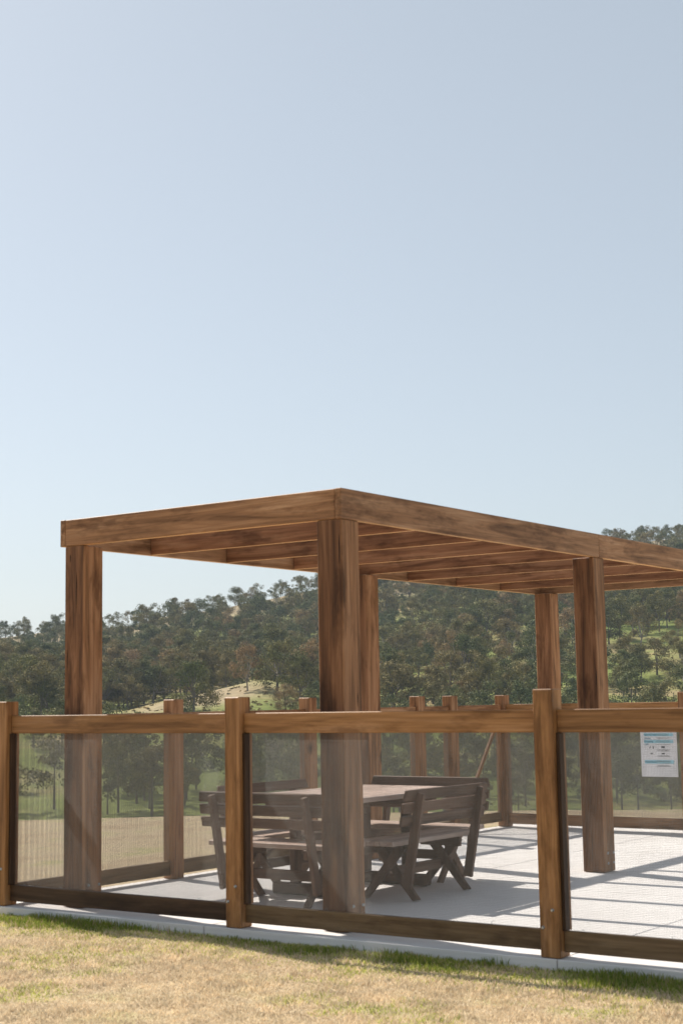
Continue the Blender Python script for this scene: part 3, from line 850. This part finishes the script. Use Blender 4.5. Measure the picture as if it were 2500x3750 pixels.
# tussocks on the knoll and clearing
Vs, Fs, base = [], [], 0
r = np.random.default_rng(55)
tus = []
for _ in range(380):
    xD, row = (random.uniform(250, 720), random.uniform(1575, 1650)) if random.random() < .5 else (random.uniform(880, 1568), random.uniform(1500, 1640))
    f = foot(xD, row)
    if f: tus.append(f)
for f in tus:
    n = 26; sz = r.uniform(.25, .8)
    x, y = sq2w(f[0], f[1]); P = r.normal(size=(n, 3)) * np.array([.5, .5, .28]) * sz; P[:, 2] = np.abs(P[:, 2]); P += np.array([x, y, f[2]])
    ax = r.normal(size=(n, 3)); ax /= np.linalg.norm(ax, axis=1)[:, None]; ax2 = np.cross(ax, r.normal(size=(n, 3))); ax2 /= np.linalg.norm(ax2, axis=1)[:, None]
    A = ax * .22; B = ax2 * .14
    Vs.append(np.stack([P - A, P + B, P + A, P - B], 1).reshape(-1, 3)); Fs.append(np.arange(n * 4).reshape(-1, 4) + base); base += n * 4
tag(link('tussock_grass', np_mesh('tussock_grass', np.concatenate(Vs), np.concatenate(Fs), M_leafb, 4)),
    'dark tussocks and low scrub dotted over the pasture', 'scrub', kind='stuff')

# ------------------------------------------------------------------ white van parked in the clearing
f = foot(1166, 1503)
if f:
    x, y = sq2w(f[0], f[1])
    vn = thing('van', 'small white van parked among the trees on the hillside track', 'van', (x, y, f[2] + .15))
    b = bmesh.new()
    prof = [(-2.9, .35), (-2.95, 1.2), (-2.8, 2.35), (-2.5, 2.5), (1.0, 2.5), (1.9, 1.55), (2.75, 1.25), (2.9, .9), (2.85, .35)]
    va = [b.verts.new((px, -1.0, pz)) for px, pz in prof]; vb = [b.verts.new((px, 1.0, pz)) for px, pz in prof]
    b.faces.new(va); b.faces.new(vb[::-1])
    for i in range(len(prof)): b.faces.new((va[i], vb[i], vb[(i + 1) % len(prof)], va[(i + 1) % len(prof)]))
    bmesh.ops.recalc_face_normals(b, faces=list(b.faces)); bmesh.ops.bevel(b, geom=list(b.edges), offset=.06, segments=2, affect='EDGES')
    bm_obj('body', b, M_vanw, vn)
    for x0, x1 in ((-2.4, -1.2), (-1.0, .1), (.3, 1.2)):
        bm_obj('window', box_bm(x1 - x0, 2.04, .55, .03), M_glass, vn, ((x0 + x1) / 2, 0, 1.85))
    for wx in (-1.9, 1.8):
        for wy in (-.95, .95):
            b = bmesh.new(); bmesh.ops.create_cone(b, cap_ends=True, segments=16, radius1=.36, radius2=.36, depth=.22)
            bmesh.ops.transform(b, matrix=Matrix.Rotation(R_(90), 4, 'X'), verts=list(b.verts))
            bm_obj('wheel', b, M_tyre, vn, (wx, wy, .36 - .15))
    vn.rotation_euler = (0, 0, math.atan2(RH.y, RH.x) + .25)

# ------------------------------------------------------------------ haze
def haze():
    b = bmesh.new(); bmesh.ops.create_cube(b, size=1)
    me = bpy.data.meshes.new('haze'); b.to_mesh(me); b.free()
    mt = bpy.data.materials.new('thin blue air'); mt.use_nodes = True; t = mt.node_tree
    for n in list(t.nodes): t.nodes.remove(n)
    o_ = t.nodes.new('ShaderNodeOutputMaterial'); v = t.nodes.new('ShaderNodeVolumePrincipled')
    v.inputs['Color'].default_value = (.72, .84, 1.0, 1); v.inputs['Density'].default_value = .00012; v.inputs['Anisotropy'].default_value = .0
    t.links.new(v.outputs[0], o_.inputs['Volume']); me.materials.append(mt)
    o = link('haze', me, None, (CAM.x, CAM.y, 10)); zmin = float(V[:, 2].min()) - 1; zmax = max(float(V[:, 2].max()) + 40, 120)
    o.scale = (9600, 9600, zmax - zmin); o.location.z = (zmax + zmin) / 2
    tag(o, 'thin bluish air over the valley', 'haze', kind='stuff')
haze()
